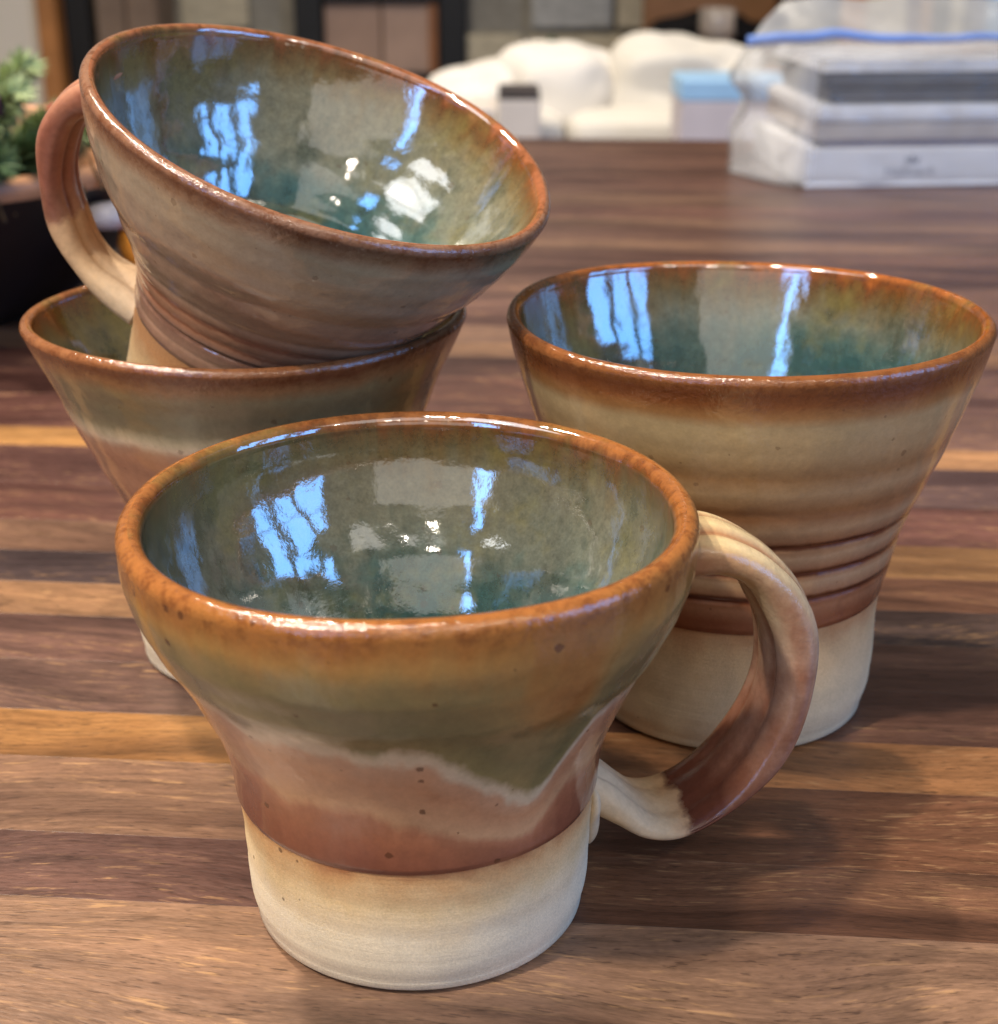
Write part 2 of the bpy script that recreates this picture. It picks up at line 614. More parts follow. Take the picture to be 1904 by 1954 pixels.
wood_m = wood()
SLOPE = -0.08
table = empty('table', (0, 0, 0), 'walnut strip-wood table top the mugs stand on', 'table')
tyaw = math.atan(SLOPE)
BR = (118, 84, 66)
rows = [(6.0, 10.2, (150, 112, 80), (140, 100, 72)), (10.2, 14.0, (128, 90, 66), (128, 90, 66)), (14.0, 18.2, (140, 104, 76), (132, 92, 66)),
        (18.2, 22.2, (134, 96, 68), (132, 94, 66)), (22.2, 26.3, (146, 112, 86), (134, 96, 68)),
        (26.3, 28.7, (112, 80, 68), (134, 94, 68)), (28.7, 31.9, (138, 104, 80), (128, 86, 60)),
        (31.9, 34.2, (196, 140, 80), (170, 118, 74)), (34.2, 37.0, (118, 88, 74), (128, 90, 70)),
        (37.0, 39.8, (124, 90, 76), (134, 96, 74)), (39.8, 42.1, (164, 122, 86), (100, 80, 70)),
        (42.1, 44.5, (76, 60, 58), (150, 106, 78)), (44.5, 47.1, (140, 104, 80), (176, 130, 84)),
        (47.1, 50.6, (112, 74, 62), (126, 86, 74)), (50.6, 54.6, (104, 70, 60), (108, 84, 78)),
        (54.6, 56.8, (190, 138, 80), (184, 136, 94)), (56.8, 61.2, (112, 74, 62), (122, 92, 80)),
        (61.2, 65.0, (106, 70, 58), (126, 94, 84)), (65.0, 68.3, (98, 66, 56), (118, 88, 78)),
        (68.3, 70.8, (150, 112, 84), (156, 118, 88))]
rnd = random.Random(4)
y = 70.8
pal = [(120, 86, 74), (124, 92, 78), (116, 84, 72), (126, 94, 80), (120, 88, 76), (136, 104, 84)]
while y < 138:
    wd = rnd.uniform(2.6, 4.6)
    y1 = min(138.6, y + wd)
    if 138.6 - y1 < 1.5:
        y1 = 138.6
    a, b = rnd.choice(pal), rnd.choice(pal)
    rows.append((y, y1, a, b))
    y = y1
    if y >= 138.5:
        break
cA, sA = math.cos(tyaw), math.sin(tyaw)
for i, (a, b, cl, cr) in enumerate(rows):
    js = rnd.uniform(-3.2, -0.6)
    pieces = [(-110, 110, cl)] if b < 27 else [(-110, js, cl), (js, 110, cr)]
    if b > 70:
        js = rnd.uniform(-60, -15)
        pieces = [(-110, js, cl), (js, 110, cr)]
    for (x0, x1, c) in pieces:
        lo, hi = a * cA, b * cA
        dz = 0.0
        o = box('strip', x0 + .001, x1 - .001, lo + .001, hi - .001, -4.0, -0.004 + dz, wood_m, table, bev=0.003)
        jit = rnd.uniform(.94, 1.06)
        lc = lin(c)
        o.color = (lc[0] * jit * .53, lc[1] * jit * .53, lc[2] * jit * .57, 1)
table.rotation_euler = (0, 0, tyaw)

# ------------------------------------------------------------------ the four mugs
clayA = raw_clay('bare_clay', [(0, (222, 208, 182)), (1.2, (222, 206, 176)), (2.1, (214, 186, 140)), (2.7, (198, 154, 104)), (3.0, (168, 112, 72))], 4.0)
clayB = raw_clay('bare_clay_tan', [(0, (210, 194, 166)), (1.5, (206, 184, 148)), (2.8, (194, 162, 120)), (3.5, (172, 124, 82))], 4.0)
def inner(name, H, pool, k=1.0, lipc=(150, 84, 40)):
    """glossy lining: teal where the glaze pools, grey-green, then amber brown under the lip"""
    s = [(0, (40, 74, 78)), (pool, (52, 84, 84)), (pool + .5, (76, 98, 92)), (pool + 1.1, (106, 110, 96)), (max(pool + 1.4, H - 1.3), (112, 106, 84)), (H - .8, (108, 90, 58))]
    s = [(z, tuple(min(255, v * k) for v in c)) for z, c in s] + [(H - .45, (112, 78, 42)), (H - .2, (116, 66, 32)), (H - .02, lipc)]
    s = [(z, tuple(v * (.86 if z < H - .3 else .95) for v in c)) for z, c in s]
    return ceramic(name, s, H, rough=.055, warp=.9, streak=.22, specks=.25, ripple=.5, pit=.06, mottled=.26, rfreq=34, ior=2.3, wfreq=38)


glA = ceramic('glaze_olive_over_rust', [
    (2.9, (113, 65, 46)), (3.3, (129, 78, 56)), (3.8, (147, 93, 65)), (4.05, (162, 107, 76)), (4.35, (189, 147, 107)), (5.2, (181, 133, 95)), (5.68, (185, 144, 109)),
    (5.88, (198, 180, 148)), (6.02, (192, 176, 143)), (6.26, (128, 119, 76)), (6.8, (109, 103, 67)), (7.4, (118, 107, 69)), (7.8, (135, 115, 71)),
    (8.15, (148, 111, 61)), (8.5, (143, 94, 46)), (8.95, (142, 88, 44))], 9.0,
    rough=.11, warp=.12, streak=.11, specks=.7, lip=8.6, pit=.2)
glB = ceramic('glaze_tan_banded', [
    (3.4, (125, 72, 45)), (3.75, (133, 80, 52)), (4.1, (155, 107, 75)), (4.28, (137, 87, 58)), (4.35, (86, 42, 24)), (4.46, (86, 42, 24)), (4.55, (157, 115, 83)), (4.88, (179, 146, 109)), (5, (157, 115, 81)), (5.07, (86, 42, 24)), (5.17, (86, 42, 24)), (5.26, (147, 103, 73)), (5.6, (183, 152, 115)), (5.8, (164, 124, 88)), (5.87, (86, 42, 24)), (5.97, (86, 42, 24)), (6.06, (148, 105, 73)), (6.4, (181, 148, 109)), (6.75, (147, 103, 67)), (7, (152, 111, 72)), (7.45, (175, 144, 104)), (7.85, (151, 114, 74)), (8.5, (173, 146, 104)), (9.2, (178, 154, 111)), (9.45, (153, 111, 68)), (9.75, (123, 73, 39)), (10, (97, 52, 26)), (10.2, (120, 73, 39))], 10.4,
    rough=.10, warp=.03, streak=.018, specks=.35, lip=9.8, pit=.24)
glC = ceramic('glaze_grey_olive', [
    (2.6, (140, 86, 60)), (4.2, (156, 104, 76)), (6.0, (168, 124, 94)), (6.9, (162, 118, 90)), (7.15, (172, 134, 106)), (7.36, (200, 182, 154)), (7.55, (172, 160, 130)), (7.8, (126, 120, 92)), (8.2, (112, 108, 82)), (8.8, (132, 118, 84)),
    (9.12, (146, 106, 68)), (9.4, (112, 66, 40)), (9.7, (130, 84, 52))], 9.8, rough=.12, warp=.06, streak=.06, specks=.4, lip=9.3, pit=.26)
glD = ceramic('glaze_pinkish_tan', [
    (3.9, (134, 98, 80)), (4.3, (150, 116, 95)), (4.6, (134, 99, 82)), (4.68, (97, 67, 53)), (4.78, (141, 107, 89)), (4.95, (166, 119, 92)), (5.02, (120, 73, 53)), (5.1, (168, 121, 94)), (5.32, (170, 126, 98)), (5.4, (126, 79, 59)), (5.48, (166, 119, 94)), (5.6, (145, 114, 93)), (5.9, (165, 140, 117)), (6.5, (157, 132, 110)), (7, (170, 149, 126)), (8, (172, 154, 129)), (8.8, (169, 152, 126)), (9.1, (143, 111, 85)), (9.35, (104, 69, 51)), (9.6, (132, 95, 72))], 9.7, rough=.11, warp=.04, streak=.03, specks=.3, lip=9.2, pit=.24)

PALE = 6.0


def dripA(deg):
    d = ((np.asarray(deg) + 180) % 360) - 180
    K = [(-180, 6.3), (-150, 6.5), (-132, 6.45), (-126, 6.17), (-112, 6.16), (-104, 6.16), (-97, 6.02), (-88, 5.98), (-79, 5.64), (-69, 5.02), (-60, 4.46), (-54, 4.36), (-50, 4.8), (-46, 5.55), (-41, 6.05), (-20, 6.3), (20, 6.0), (60, 5.6), (100, 6.2), (140, 6.0), (180, 6.3)]
    return spline(K, d) - PALE


MUG_GROUP = 'handmade stoneware mugs on the table'
profA = [(0.0, 3.40), (0.75, 3.58), (1.49, 3.61), (2.24, 3.64), (2.98, 3.70), (3.73, 3.77), (4.48, 3.97), (5.22, 4.30), (5.97, 4.63), (6.71, 5.06), (7.46, 5.38), (8.21, 5.57), (8.95, 5.60)]
profB = [(0.0, 3.55), (0.86, 3.78), (1.71, 3.82), (2.57, 3.80), (3.42, 3.84), (4.28, 4.00), (5.14, 4.16), (5.99, 4.45), (6.85, 4.79), (7.71, 5.10), (8.56, 5.38), (9.42, 5.64), (10.40, 5.86)]
profC = [(0.0, 3.36), (0.81, 3.50), (1.62, 3.51), (2.43, 3.44), (3.24, 3.38), (4.05, 3.42), (4.86, 3.65), (5.67, 4.05), (6.48, 4.42), (7.29, 4.74), (8.10, 5.06), (8.91, 5.45), (9.72, 5.80)]
profD = [(0.0, 3.23), (0.8, 3.28), (1.6, 3.33), (2.4, 3.37), (3.2, 3.42), (4.0, 3.48), (4.8, 3.58), (5.6, 3.88), (6.4, 4.32), (7.2, 4.82), (8.0, 5.25), (8.8, 5.57), (9.6, 5.79)]

mugA = make_mug((-1.689, 27.363, 0), (0, 0, 1), profA, 2.95, .44, .50, 3, glA, clayA, inner('green_pool_glaze', 8.95, 5.0, 1, (146, 90, 46)), 'mug',
                'front mug, orange-brown lip and wavy olive glaze dripping over rust, handle to the right', MUG_GROUP,
                ridges=[(7.6, .5, .02, .1), (5.2, .5, -.02, .1)], drip=dripA)
mugB = make_mug((6.044, 36.436, 0), (0, 0, 1), profB, 3.45, .40, .36, 8, glB, clayB, inner('green_pool_glaze_bright', 10.40, 7.8, 1, (150, 84, 36)), 'mug',
                'tall flared mug on the right, tan glaze ringed by rust-brown grooves', MUG_GROUP,
                ridges=[(4.38, .08, -.035, .0), (4.75, .2, .012, .0), (5.12, .08, -.04, .0), (5.5, .2, .012, .0), (5.92, .08, -.04, .0), (6.35, .25, .012, .0), (6.85, .16, -.02, .0), (7.4, .25, .01, .0), (7.9, .2, -.012, .0)])
mugC = make_mug((-6.669, 39.27, 0), (0, 0, 1), profC, 2.6, .36, .34, 15, glC, clayA, inner('green_pool_glaze_dark', 9.72, 5.5, 1, (150, 96, 56)), 'mug',
                'lower mug of the stacked pair at left, grey-olive glaze, another mug standing in it', MUG_GROUP, ridges=[(6.3, .3, -.03, .06), (7.3, .3, .02, .06)])
nD = Vector((.321, -.209, .9235)).normalized()
mugD = make_mug((-7.17, 39.2, 5.84), nD, profD, 3.95, .40, .36, 21, glD, clayB, inner('green_pool_glaze_grey', 9.6, 5.6, 1.15, (150, 90, 56)), 'mug',
                'tilted upper mug resting inside another mug, pinkish tan glaze, handle to the left', MUG_GROUP,
                ridges=[(4.3, .06, -.012, .03), (4.68, .05, -.045, .03), (5.02, .08, -.015, .03), (5.4, .08, -.02, .03), (5.75, .12, -.03, .05), (6.3, .2, .02, .05), (6.8, .2, -.03, .05), (7.3, .25, .02, .05)])

hA = strap_glaze('handle_glaze_cream_rust', [(0, (160, 120, 80)), (.08, (196, 172, 128)), (.22, (186, 164, 130)), (.36, (200, 174, 148)), (.50, (186, 150, 128)), (.62, (160, 116, 92)), (.70, (108, 66, 52)), (.768, (80, 44, 36)), (.785, (180, 148, 114)), (.82, (190, 164, 130)), (1, (198, 176, 144))],
                  (142, 82, 50), (86, 50, 42), rough=.07, clay_from=.775)
make_handle(mugA, math.radians(12), [
    (5.22, 7.50, .95, 2.0), (5.6, 7.56, .98, 2.1), (6.15, 7.52, .96, 2.2), (6.88, 7.16, .94, 2.28), (7.44, 6.52, 1.04, 2.32), (7.84, 5.72, 1.06, 2.36), (7.95, 4.82, 1.06, 2.4), (7.85, 3.88, 1.0, 2.42),
    (7.50, 2.96, .88, 2.42), (6.88, 2.18, .66, 2.42), (6.10, 1.58, .56, 2.4), (5.38, 1.32, .52, 2.35), (4.78, 1.40, .54, 2.2), (4.28, 1.74, .66, 1.95), (3.85, 2.06, .9, 1.75), (3.45, 2.25, 1.1, 1.6)], hA,
    pad=dict(z=1.75, hz=.75, w=.55, t=.22, r=3.56, slope=.03, n=-.55), seed=2)
hD = strap_glaze('handle_glaze_maroon', [(0, (176, 130, 104)), (.2, (170, 118, 94)), (.42, (160, 106, 86)), (.55, (176, 134, 108)), (.58, (196, 160, 122)), (.75, (196, 164, 126)), (1, (200, 176, 146))],
                  (120, 66, 50), (92, 46, 42), rough=.14, clay_from=.57)
make_handle(mugD, math.radians(173), [
    (5.1, 8.25, 1.1, 1.9), (5.6, 8.15, 1.0, 1.7), (6.05, 7.7, .90, 1.6), (6.3, 7.0, .84, 1.55), (6.3, 6.3, .80, 1.55), (6.1, 5.5, .78, 1.55), (5.75, 4.75, .78, 1.55), (5.25, 4.1, .78, 1.55),
    (4.6, 3.62, .80, 1.65), (3.95, 3.38, .9, 1.8), (3.25, 3.2, 1.1, 2.0)], hD, seed=5, eg=.55, under=False)

# ------------------------------------------------------------------ bowl of greenery at the left


def lathe(name, P, mat, parent=None, n=96, loc=None):
    P = np.asarray(P, float)
    th = np.linspace(0, 2 * np.pi, n, endpoint=False)
    V = np.stack([P[:, :1] * np.cos(th), P[:, :1] * np.sin(th), np.repeat(P[:, 1:2], n, 1)], -1).reshape(-1, 3)
    return mesh_obj(name, V, grid_faces(len(P), n), mat, parent, loc=loc)


bowl_m = plain('dark_bowl_glaze', (26, 20, 22), .45, .4, .25, 40)
bowl_in = plain('bowl_inside_wood', (120, 82, 54), .5, .4, .25, 40)
BX, BY = -32.0, 79.0
bowl = empty('bowl', (BX, BY, 0), 'large dark bowl with a brown lip, holding fir greenery, at the left', 'bowl')
lathe('shell', [(.01, .1), (8.4, .1), (9.2, .3), (10.5, 1.3), (12.4, 3.3), (14.2, 5.5), (15.4, 7.1), (15.5, 7.3)], bowl_m, bowl)
lathe('lip', [(15.5, 7.3), (15.62, 7.6), (15.6, 8.0), (15.4, 8.25), (15.1, 8.3), (14.7, 8.1), (14.6, 7.6)], plain('bowl_lip_wood', (176, 128, 92), .5, .4, .2, 60), bowl)
lathe('lining', [(14.6, 7.6), (13.4, 5.8), (11.4, 3.6), (9.2, 2.2), (6, 1.3), (.01, 1.1)], bowl_in, bowl)


def needles(name, label, base, tip, m_needle, m_stem, seed, spread=2.6, count=260, group='fir sprigs in the bowl', nw=.12):
    rn = random.Random(seed)
    root = empty(name, base, label, 'greenery', group)
    B, T = Vector((0, 0, 0)), Vector(tip) - Vector(base)
    ax = T.normalized()
    side = ax.cross(Vector((.3, .2, 1))).normalized()
    up = ax.cross(side)
    bend = Vector((rn.uniform(-1, 1), rn.uniform(-1, 1), rn.uniform(-.6, .9))) * 1.2
    V, F = [], []

    def pos(t):
        return B + T * t + bend * (4 * t * (1 - t)) * .5
    for i in range(count):
        t = rn.uniform(.08, 1)
        a = rn.uniform(0, 6.283)
        d = (side * math.cos(a) + up * math.sin(a)) * .8 + ax * rn.uniform(.5, 1.0)
        d.normalize()
        L = spread * rn.uniform(.6, 1.1) * (1.1 - .5 * t)
        p = pos(t)
        wv = d.cross(Vector((rn.uniform(-1, 1), rn.uniform(-1, 1), rn.uniform(-1, 1)))).normalized() * nw
        wv2 = d.cross(wv).normalized() * .06
        b = len(V)
        V += [p - wv * .5, p + wv * .5, p + d * L * .6 + wv, p + d * L, p + d * L * .6 - wv, p + d * L * .5 + wv2]
        F += [(b, b + 1, b + 2, b + 5), (b + 5, b + 2, b + 3, b + 4), (b, b + 5, b + 4)]
    mesh_obj('needles', V, F, m_needle, root, smooth=False)
    V, F = [], []
    for i in range(9):
        t = i / 8
        r = .22 * (1 - .6 * t)
        for j in range(7):
            q = 6.283 * j / 7
            V.append(pos(t) + side * r * math.cos(q) + up * r * math.sin(q))
    mesh_obj('stem', V, grid_faces(9, 7), m_stem, root)
    return root


nd_l = plain('needle_pale_green', (172, 186, 138), .6, .3, .3, 120)
nd_d = plain('needle_green', (84, 106, 72), .6, .3, .3, 120)
stem_m = plain('twig_brown', (84, 66, 44), .8, .2, .3, 150)
rnd = random.Random(12)
spr = [((-28, 74, 6), (-21.6, 70, 11.7), 0, 'pale fir sprig leaning highest over the bowl lip'), ((-30, 74, 5), (-23.0, 67, 10.1), 0, 'pale fir sprig at the picture edge above the bowl lip'),
       ((-26, 76, 6), (-20.0, 71, 10.5), 0, 'pale fir sprig beside the red berries'), ((-28, 72, 6), (-21.4, 66, 9.2), 1, 'dark green fir sprig low against the bowl lip'),
       ((-26, 74, 6), (-19.6, 68, 9.6), 1, 'dark green fir sprig just behind the raised mug handle'), ((-29, 80, 6), (-22.5, 75, 12.3), 0, 'pale fir sprig farthest back in the bowl'),
       ((-27, 70, 7), (-22.4, 64.5, 8.4), 1, 'dark green fir sprig lying on the bowl lip'), ((-26, 80, 6), (-19.5, 76, 9.5), 0, 'pale fir sprig behind the red berries')]
for i, (b, tp, k, lab) in enumerate(spr):
    needles('fir_sprig', lab, b, tp, nd_d if k else nd_l, stem_m, 30 + i, 2.0, 1500, nw=.055)
red_m = plain('red_berry_skin', (158, 44, 40), .5, .5, .15, 90)


def berries(label, c, n, r, seed):
    rn = random.Random(seed)
    root = empty('berry_cluster', c, label, 'berries', 'red berry clusters')
    for i in range(n):
        bm = bmesh.new()
        bmesh.ops.create_icosphere(bm, subdivisions=2, radius=r * rn.uniform(.8, 1.1) * CM)
        for v in bm.verts:
            v.co.z *= .92
        bm_obj('berry', bm, red_m, root, True, (rn.uniform(-1, 1) * r * 1.3, rn.uniform(-1, 1) * r, rn.uniform(-1, 1) * r))
    for i in range(3):
        V = []
        d = Vector((rn.uniform(-.6, .6), rn.uniform(-.3, .3), -1)).normalized()
        for k in range(5):
            for j in range(6):
                q = 6.283 * j / 6
                V.append(d * k * .9 + Vector((math.cos(q) * .08, math.sin(q) * .08, 0)))
        mesh_obj('twig', V, grid_faces(5, 6), stem_m, root)


berries('red berries among the pale fir tips beside the raised handle', (-19.6, 71, 10.6), 3, .38, 3)
berries('red berries at the picture edge in the fir greenery', (-22.9, 67.5, 9.9), 4, .4, 4)
# dark ribbon tail on the greenery
V = []
for i in range(24):
    t = i / 23
    for j in range(8):
        q = 6.283 * j / 8
        V.append((-3.2 + 4.6 * t, .5 * math.sin(t * 5), .9 * math.sin(t * 2.6) + (.95 - .5 * t) * math.sin(q) + 0))
        V[-1] = (V[-1][0], V[-1][1] + .35 * math.cos(q), V[-1][2])
tag(mesh_obj('ribbon', V, grid_faces(24, 8), plain('ribbon_dark_plum', (52, 34, 40), .6, .3, .2, 90), loc=(-22.2, 66, 11.2)),
    'dark plum ribbon loop on the fir greenery at the picture edge', 'ribbon')
# ornament on the table behind the raised mug
orn = empty('ornament', (-17.4, 72, 0), 'small orange and white ornament seen through the raised mug handle', 'ornament')
lathe('ball', [(.02, 0), (.9, .2), (1.5, .8), (1.7, 1.6), (1.5, 2.4), (.9, 3.0), (.3, 3.2), (.02, 3.2)], plain('ornament_orange', (205, 132, 50), .35, .5, .2, 60), orn, 40, (1.0, 0, 3.0))
lathe('cap', [(.02, 0), (1.0, .1), (1.1, .6), (.8, 1.1), (.02, 1.2)], plain('ornament_white', (168, 160, 160), .4, .5, .1, 60), orn, 32, (-.9, -.6, 5.4))
lathe('stand', [(.02, .02), (2.2, .02), (2.3, .4), (1.0, 1.0), (.8, 2.4), (1.3, 3.3), (.02, 3.4)], plain('ornament_green', (70, 84, 66), .5, .4, .2, 60), orn, 40, (.6, 0, 0))

# ------------------------------------------------------------------ clear bag with boxes at the right
white_card = plain('white_card', (226, 228, 232), .45, .4, .03, 30)
pale_card = plain('pale_card', (214, 208, 206), .5, .4, .05, 30)
cream_card = plain('grey_card', (186, 178, 172), .5, .4, .05, 30)
black_card = plain('black_pack', (30, 30, 36), .35, .5, .25, 35)
print_m = plain('grey_print', (142, 146, 160), .6, .3, .05, 30)
QX, QY = 21.6, 113.7
BAGYAW = math.radians(5)
wb = empty('white_box', (QX + 12, QY + 8, 0), 'white gift box with a grey logo, lowest in the clear bag', 'box')


def pbox(root, name, x0, x1, y0, y1, z0, z1, mat, bev=.12, seg=2):
    o = box(name, x0, x1, y0, y1, z0, z1, mat, root, bev, seg, False)
    o.location -= root.location
    root.rotation_euler = (0, 0, BAGYAW)
    return o


pbox(wb, 'base', QX, QX + 25, QY, QY + 15.5, .03, 2.85, white_card, .16)
# logo: word and small crown mark, flat print on the front face
fc = bpy.data.curves.new('logo_print', 'FONT')
fc.body = 'Hallmark'
fc.size = 1.05 * CM
fc.extrude = .006 * CM
fc.align_x = 'CENTER'
lo = bpy.data.objects.new('logo_tmp', fc)
COL.objects.link(lo)
dg = bpy.context.evaluated_depsgraph_get()
lm = bpy.data.meshes.new_from_object(lo.evaluated_get(dg))
bpy.data.objects.remove(lo, do_unlink=True)
lm.materials.clear()
lm.materials.append(print_m)
lg = bpy.data.objects.new('logo_print', lm)
COL.objects.link(lg)
lg.parent = wb
lg.rotation_euler = (math.pi / 2, 0, 0)
lg.location = Vector((QX + 7.9, QY - .02, .85)) * CM - wb.location
crown = [(-.45, 0), (.45, 0), (.6, .5), (.25, .28), (0, .62), (-.25, .28), (-.6, .5)]
V = [(x, 0, z) for x, z in crown] + [(x, .02, z) for x, z in crown]
F = [tuple(range(7)), tuple(range(13, 6, -1))] + [(i, i + 7, (i + 1) % 7 + 7, (i + 1) % 7) for i in range(7)]
cr = mesh_obj('crown_print', V, F, print_m, wb, smooth=False)
cr.location = Vector((QX + 8.0, QY - .03, 1.75)) * CM - wb.location

cp = empty('card_box', (QX + 12, QY + 8, 2.9), 'shallow grey and white card box directly on the white gift box', 'box')
pbox(cp, 'gap_strip', QX + 1.6, QX + 25, QY + .8, QY + 15, 2.90, 3.35, plain('purple_grey_gap', (120, 112, 134), .5, .4, .06, 30), .06)  # dark gap between the boxes, its shade put into a purple-grey slab
pbox(cp, 'lid', QX + .8, QX + 25, QY + .5, QY + 15, 3.37, 4.55, cream_card, .12)
wp = empty('card_pack', (QX + 12, QY + 8, 4.6), 'white card pack with rounded edge under the black packs', 'cards')
pbox(wp, 'sleeve', QX + .6, QX + 25, QY + .2, QY + 14.6, 4.60, 5.95, white_card, .5, 4)
for i, (z0, z1, dx, lab) in enumerate(((6.0, 7.1, 1.6, 'lower of two black card packs in the clear bag'), (7.14, 8.15, 1.1, 'upper of two black card packs in the clear bag'))):
    r = empty('black_card_pack', (QX + 12, QY + 8, z0), lab, 'cards', 'black packs in the bag')
    pbox(r, 'wrapper', QX + dx, QX + 25, QY + .4, QY + 14, z0, z1, black_card, .3, 3)
    pbox(r, 'edge_band', QX + dx + .6, QX + 24, QY + .36, QY + .5, z0 + .36, z0 + .58, plain('grey_band', (92, 96, 104), .4, .4, .2, 60), .03, 1)
tp = empty('envelope_stack', (QX + 12, QY + 8, 8.2), 'thin white envelopes lying on top of the black packs', 'envelopes')
for k in range(4):
    pbox(tp, 'envelope', QX + .9 + .15 * k, QX + 25, QY + .3 + .1 * k, QY + 14.2, 8.2 + k * .2, 8.37 + k * .2, white_card, .05, 1)

film_t = NT('clear_bag_film')
nt = film_t.t
tr = film_t.n('ShaderNodeBsdfTransparent')
tr.inputs[0].default_value = (.985, .985, .99, 1)
gl = film_t.n('ShaderNodeBsdfGlossy')
gl.inputs['Roughness'].default_value = .16
gl.inputs['Color'].default_value = (1, 1, 1, 1)
di = film_t.n('ShaderNodeBsdfDiffuse')
di.inputs[0].default_value = (.82, .84, .88, 1)
fr = film_t.n('ShaderNodeFresnel')
fr.inputs[0].default_value = 1.45
fn = film_t.noise(film_t.obj(), 32, 3, .5, 1.2)
film_b = film_t.bump(fn, .6, .006)
film_t.put(gl.inputs['Normal'], film_b)
film_t.put(fr.inputs['Normal'], film_b)
m1 = film_t.n('ShaderNodeMixShader')
m1.inputs[0].default_value = .12
nt.links.new(tr.outputs[0], m1.inputs[1])
nt.links.new(di.outputs[0], m1.inputs[2])
m2 = film_t.n('ShaderNodeMixShader')
nt.links.new(film_t.math('MULTIPLY', fr.outputs[0], .5), m2.inputs[0])
nt.links.new(m1.outputs[0], m2.inputs[1])
nt.links.new(gl.outputs[0], m2.inputs[2])
nt.links.new(m2.outputs[0], film_t.out.inputs['Surface'])
film_m = film_t.m
milky_m = film_m.copy()
milky_m.name = 'milky_bag_film'
for nd in milky_m.node_tree.nodes:
    if nd.type == 'MIX_SHADER' and not nd.inputs[0].is_linked:
        nd.inputs[0].default_value = .42
    if nd.type == 'BSDF_GLOSSY':
        nd.inputs['Roughness'].default_value = .5
        nd.inputs['Color'].default_value = (.4, .4, .4, 1)
zip_m = plain('blue_zip', (112, 142, 204), .35, .5, .12, 40)
bag = empty('zip_bag', (QX + 12, QY + 8, 0), 'clear plastic zip bag with a blue closure round the stack of boxes', 'bag')
bag.rotation_euler = (0, 0, BAGYAW)
# film: a tube along x, its section a rounded rectangle, drawn together towards the left end
V = []
nx, nq = 64, 72
seed_b = 5.3
for i in range(nx):
    t = i / (nx - 1)
    x = -3.4 + t * (31 + 3.4)
    k = min(1.0, max(0.0, (x + 3.4) / 3.6))
    kk = .72 + .28 * math.sin(k * math.pi / 2)
    for j in range(nq):
        side, fr_ = divmod(j * 4 / nq, 1)
        X, Z = [(-1 + 2 * fr_, -1), (1, -1 + 2 * fr_), (1 - 2 * fr_, 1), (-1, 1 - 2 * fr_)][int(side)]
        nm = (abs(X) ** 18 + abs(Z) ** 18) ** (1 / 18)
        X, Z = X / nm, Z / nm
        pin = .06 + .94 * math.sin(min(1.0, (x + 3.4) / 3.2) * math.pi / 2) ** .8
        yy = 7.85 + 8.02 * X * pin
        zt = 9.6 * kk + 1.2 * (1 - kk)
        zz = .04 + (Z + 1) / 2 * zt + (1 - kk) * 1.2 * (1 + Z)
        nn = mnoise.noise(Vector((x * .28, yy * .28, zz * .35))) * .55 + mnoise.noise(Vector((x * .8, yy * .5, zz * .8 + 7))) * .22
        if Z > -.9:
            yy += abs(nn) * (1 if X > 0 else -1) * .9 * min(1, max(.15, (zz - 1) / 4))
            zz += nn * .5
        V.append((QX + x + (1 - k) * 1.1 * mnoise.noise(Vector((zz * .5, 2.0, seed_b))), QY + yy, max(.03, zz)))
film = mesh_obj('film', V, grid_faces(nx, nq), film_m, bag)
crinkle_m = film_m.copy()
crinkle_m.name = 'crinkled_bag_film'
for nd in crinkle_m.node_tree.nodes:
    if nd.type == 'MIX_SHADER' and not nd.inputs[0].is_linked:
        nd.inputs[0].default_value = .30
    if nd.type == 'BUMP':
        nd.inputs['Strength'].default_value = 1.0
film.data.materials.append(crinkle_m)
for pl in film.data.polygons:
    if pl.center.x < (QX + .6) * CM or pl.center.z > 8.9 * CM:
        pl.material_index = 1
film.location = -bag.location
# mouth of the bag: flap folded over the top with the blue closure along it
V = []
nx, ny = 60, 16
for i in range(nx):
    x = -5.0 + 36 * i / (nx - 1)
    for j in range(ny):
        v = j / (ny - 1)
        zz = 10.9 + 2.1 * v - .35 * math.sin(x * .16) * (1 - v) - (.6 * (1 - min(1, (x + 5) / 6)))
        yy = -.6 + 5.5 * v + .4 * math.sin(x * .5 + v * 3)
        zz += mnoise.noise(Vector((x * .3, v * 2, 3))) * .35
        sh = max(0.0, 1 - (x + 5) / 4.5) * 3.5 * v
        V.append((QX + x + sh, QY + yy, zz))
fl = mesh_obj('mouth_flap', V, grid_faces(nx, ny, False), milky_m, bag)
fl.location = -bag.location
V = []
nx, ny = 60, 14
for i in range(nx):
    x = -5.0 + 36 * i / (nx - 1)
    for j in range(ny):
        v = j / (ny - 1)
        z_top = 10.9 - .35 * math.sin(x * .16) - (.6 * (1 - min(1, (x + 5) / 6))) + mnoise.noise(Vector((x * .3, 0, 3))) * .35
        x2 = x + max(0, -x + 1) * .5 * v
        V.append((QX + x2, QY - .6 + .35 * math.sin(v * 3 + x * .3) + .2 * v, z_top * (1 - v) + v * 9.3))
ff = mesh_obj('neck', V, grid_faces(nx, ny, False), film_m, bag)
ff.location = -bag.location
V = []
for i in range(60):
    x = -5.0 + 36 * i / 59
    zc = 10.9 - .35 * math.sin(x * .16) - (.6 * (1 - min(1, (x + 5) / 6))) + mnoise.noise(Vector((x * .3, 0, 3))) * .35
    hh = .32 * (1.15 - .02 * (x + 5))
    for j in range(8):
        q = 2 * math.pi * j / 8
        V.append((QX + x, QY - .72 + .12 * math.cos(q), zc + hh * math.sin(q)))
zp = mesh_obj('zip_strip', V, grid_faces(60, 8), zip_m, bag)
zp.location = -bag.location

# ------------------------------------------------------------------ the room beyond, out of focus
FL = -75.0


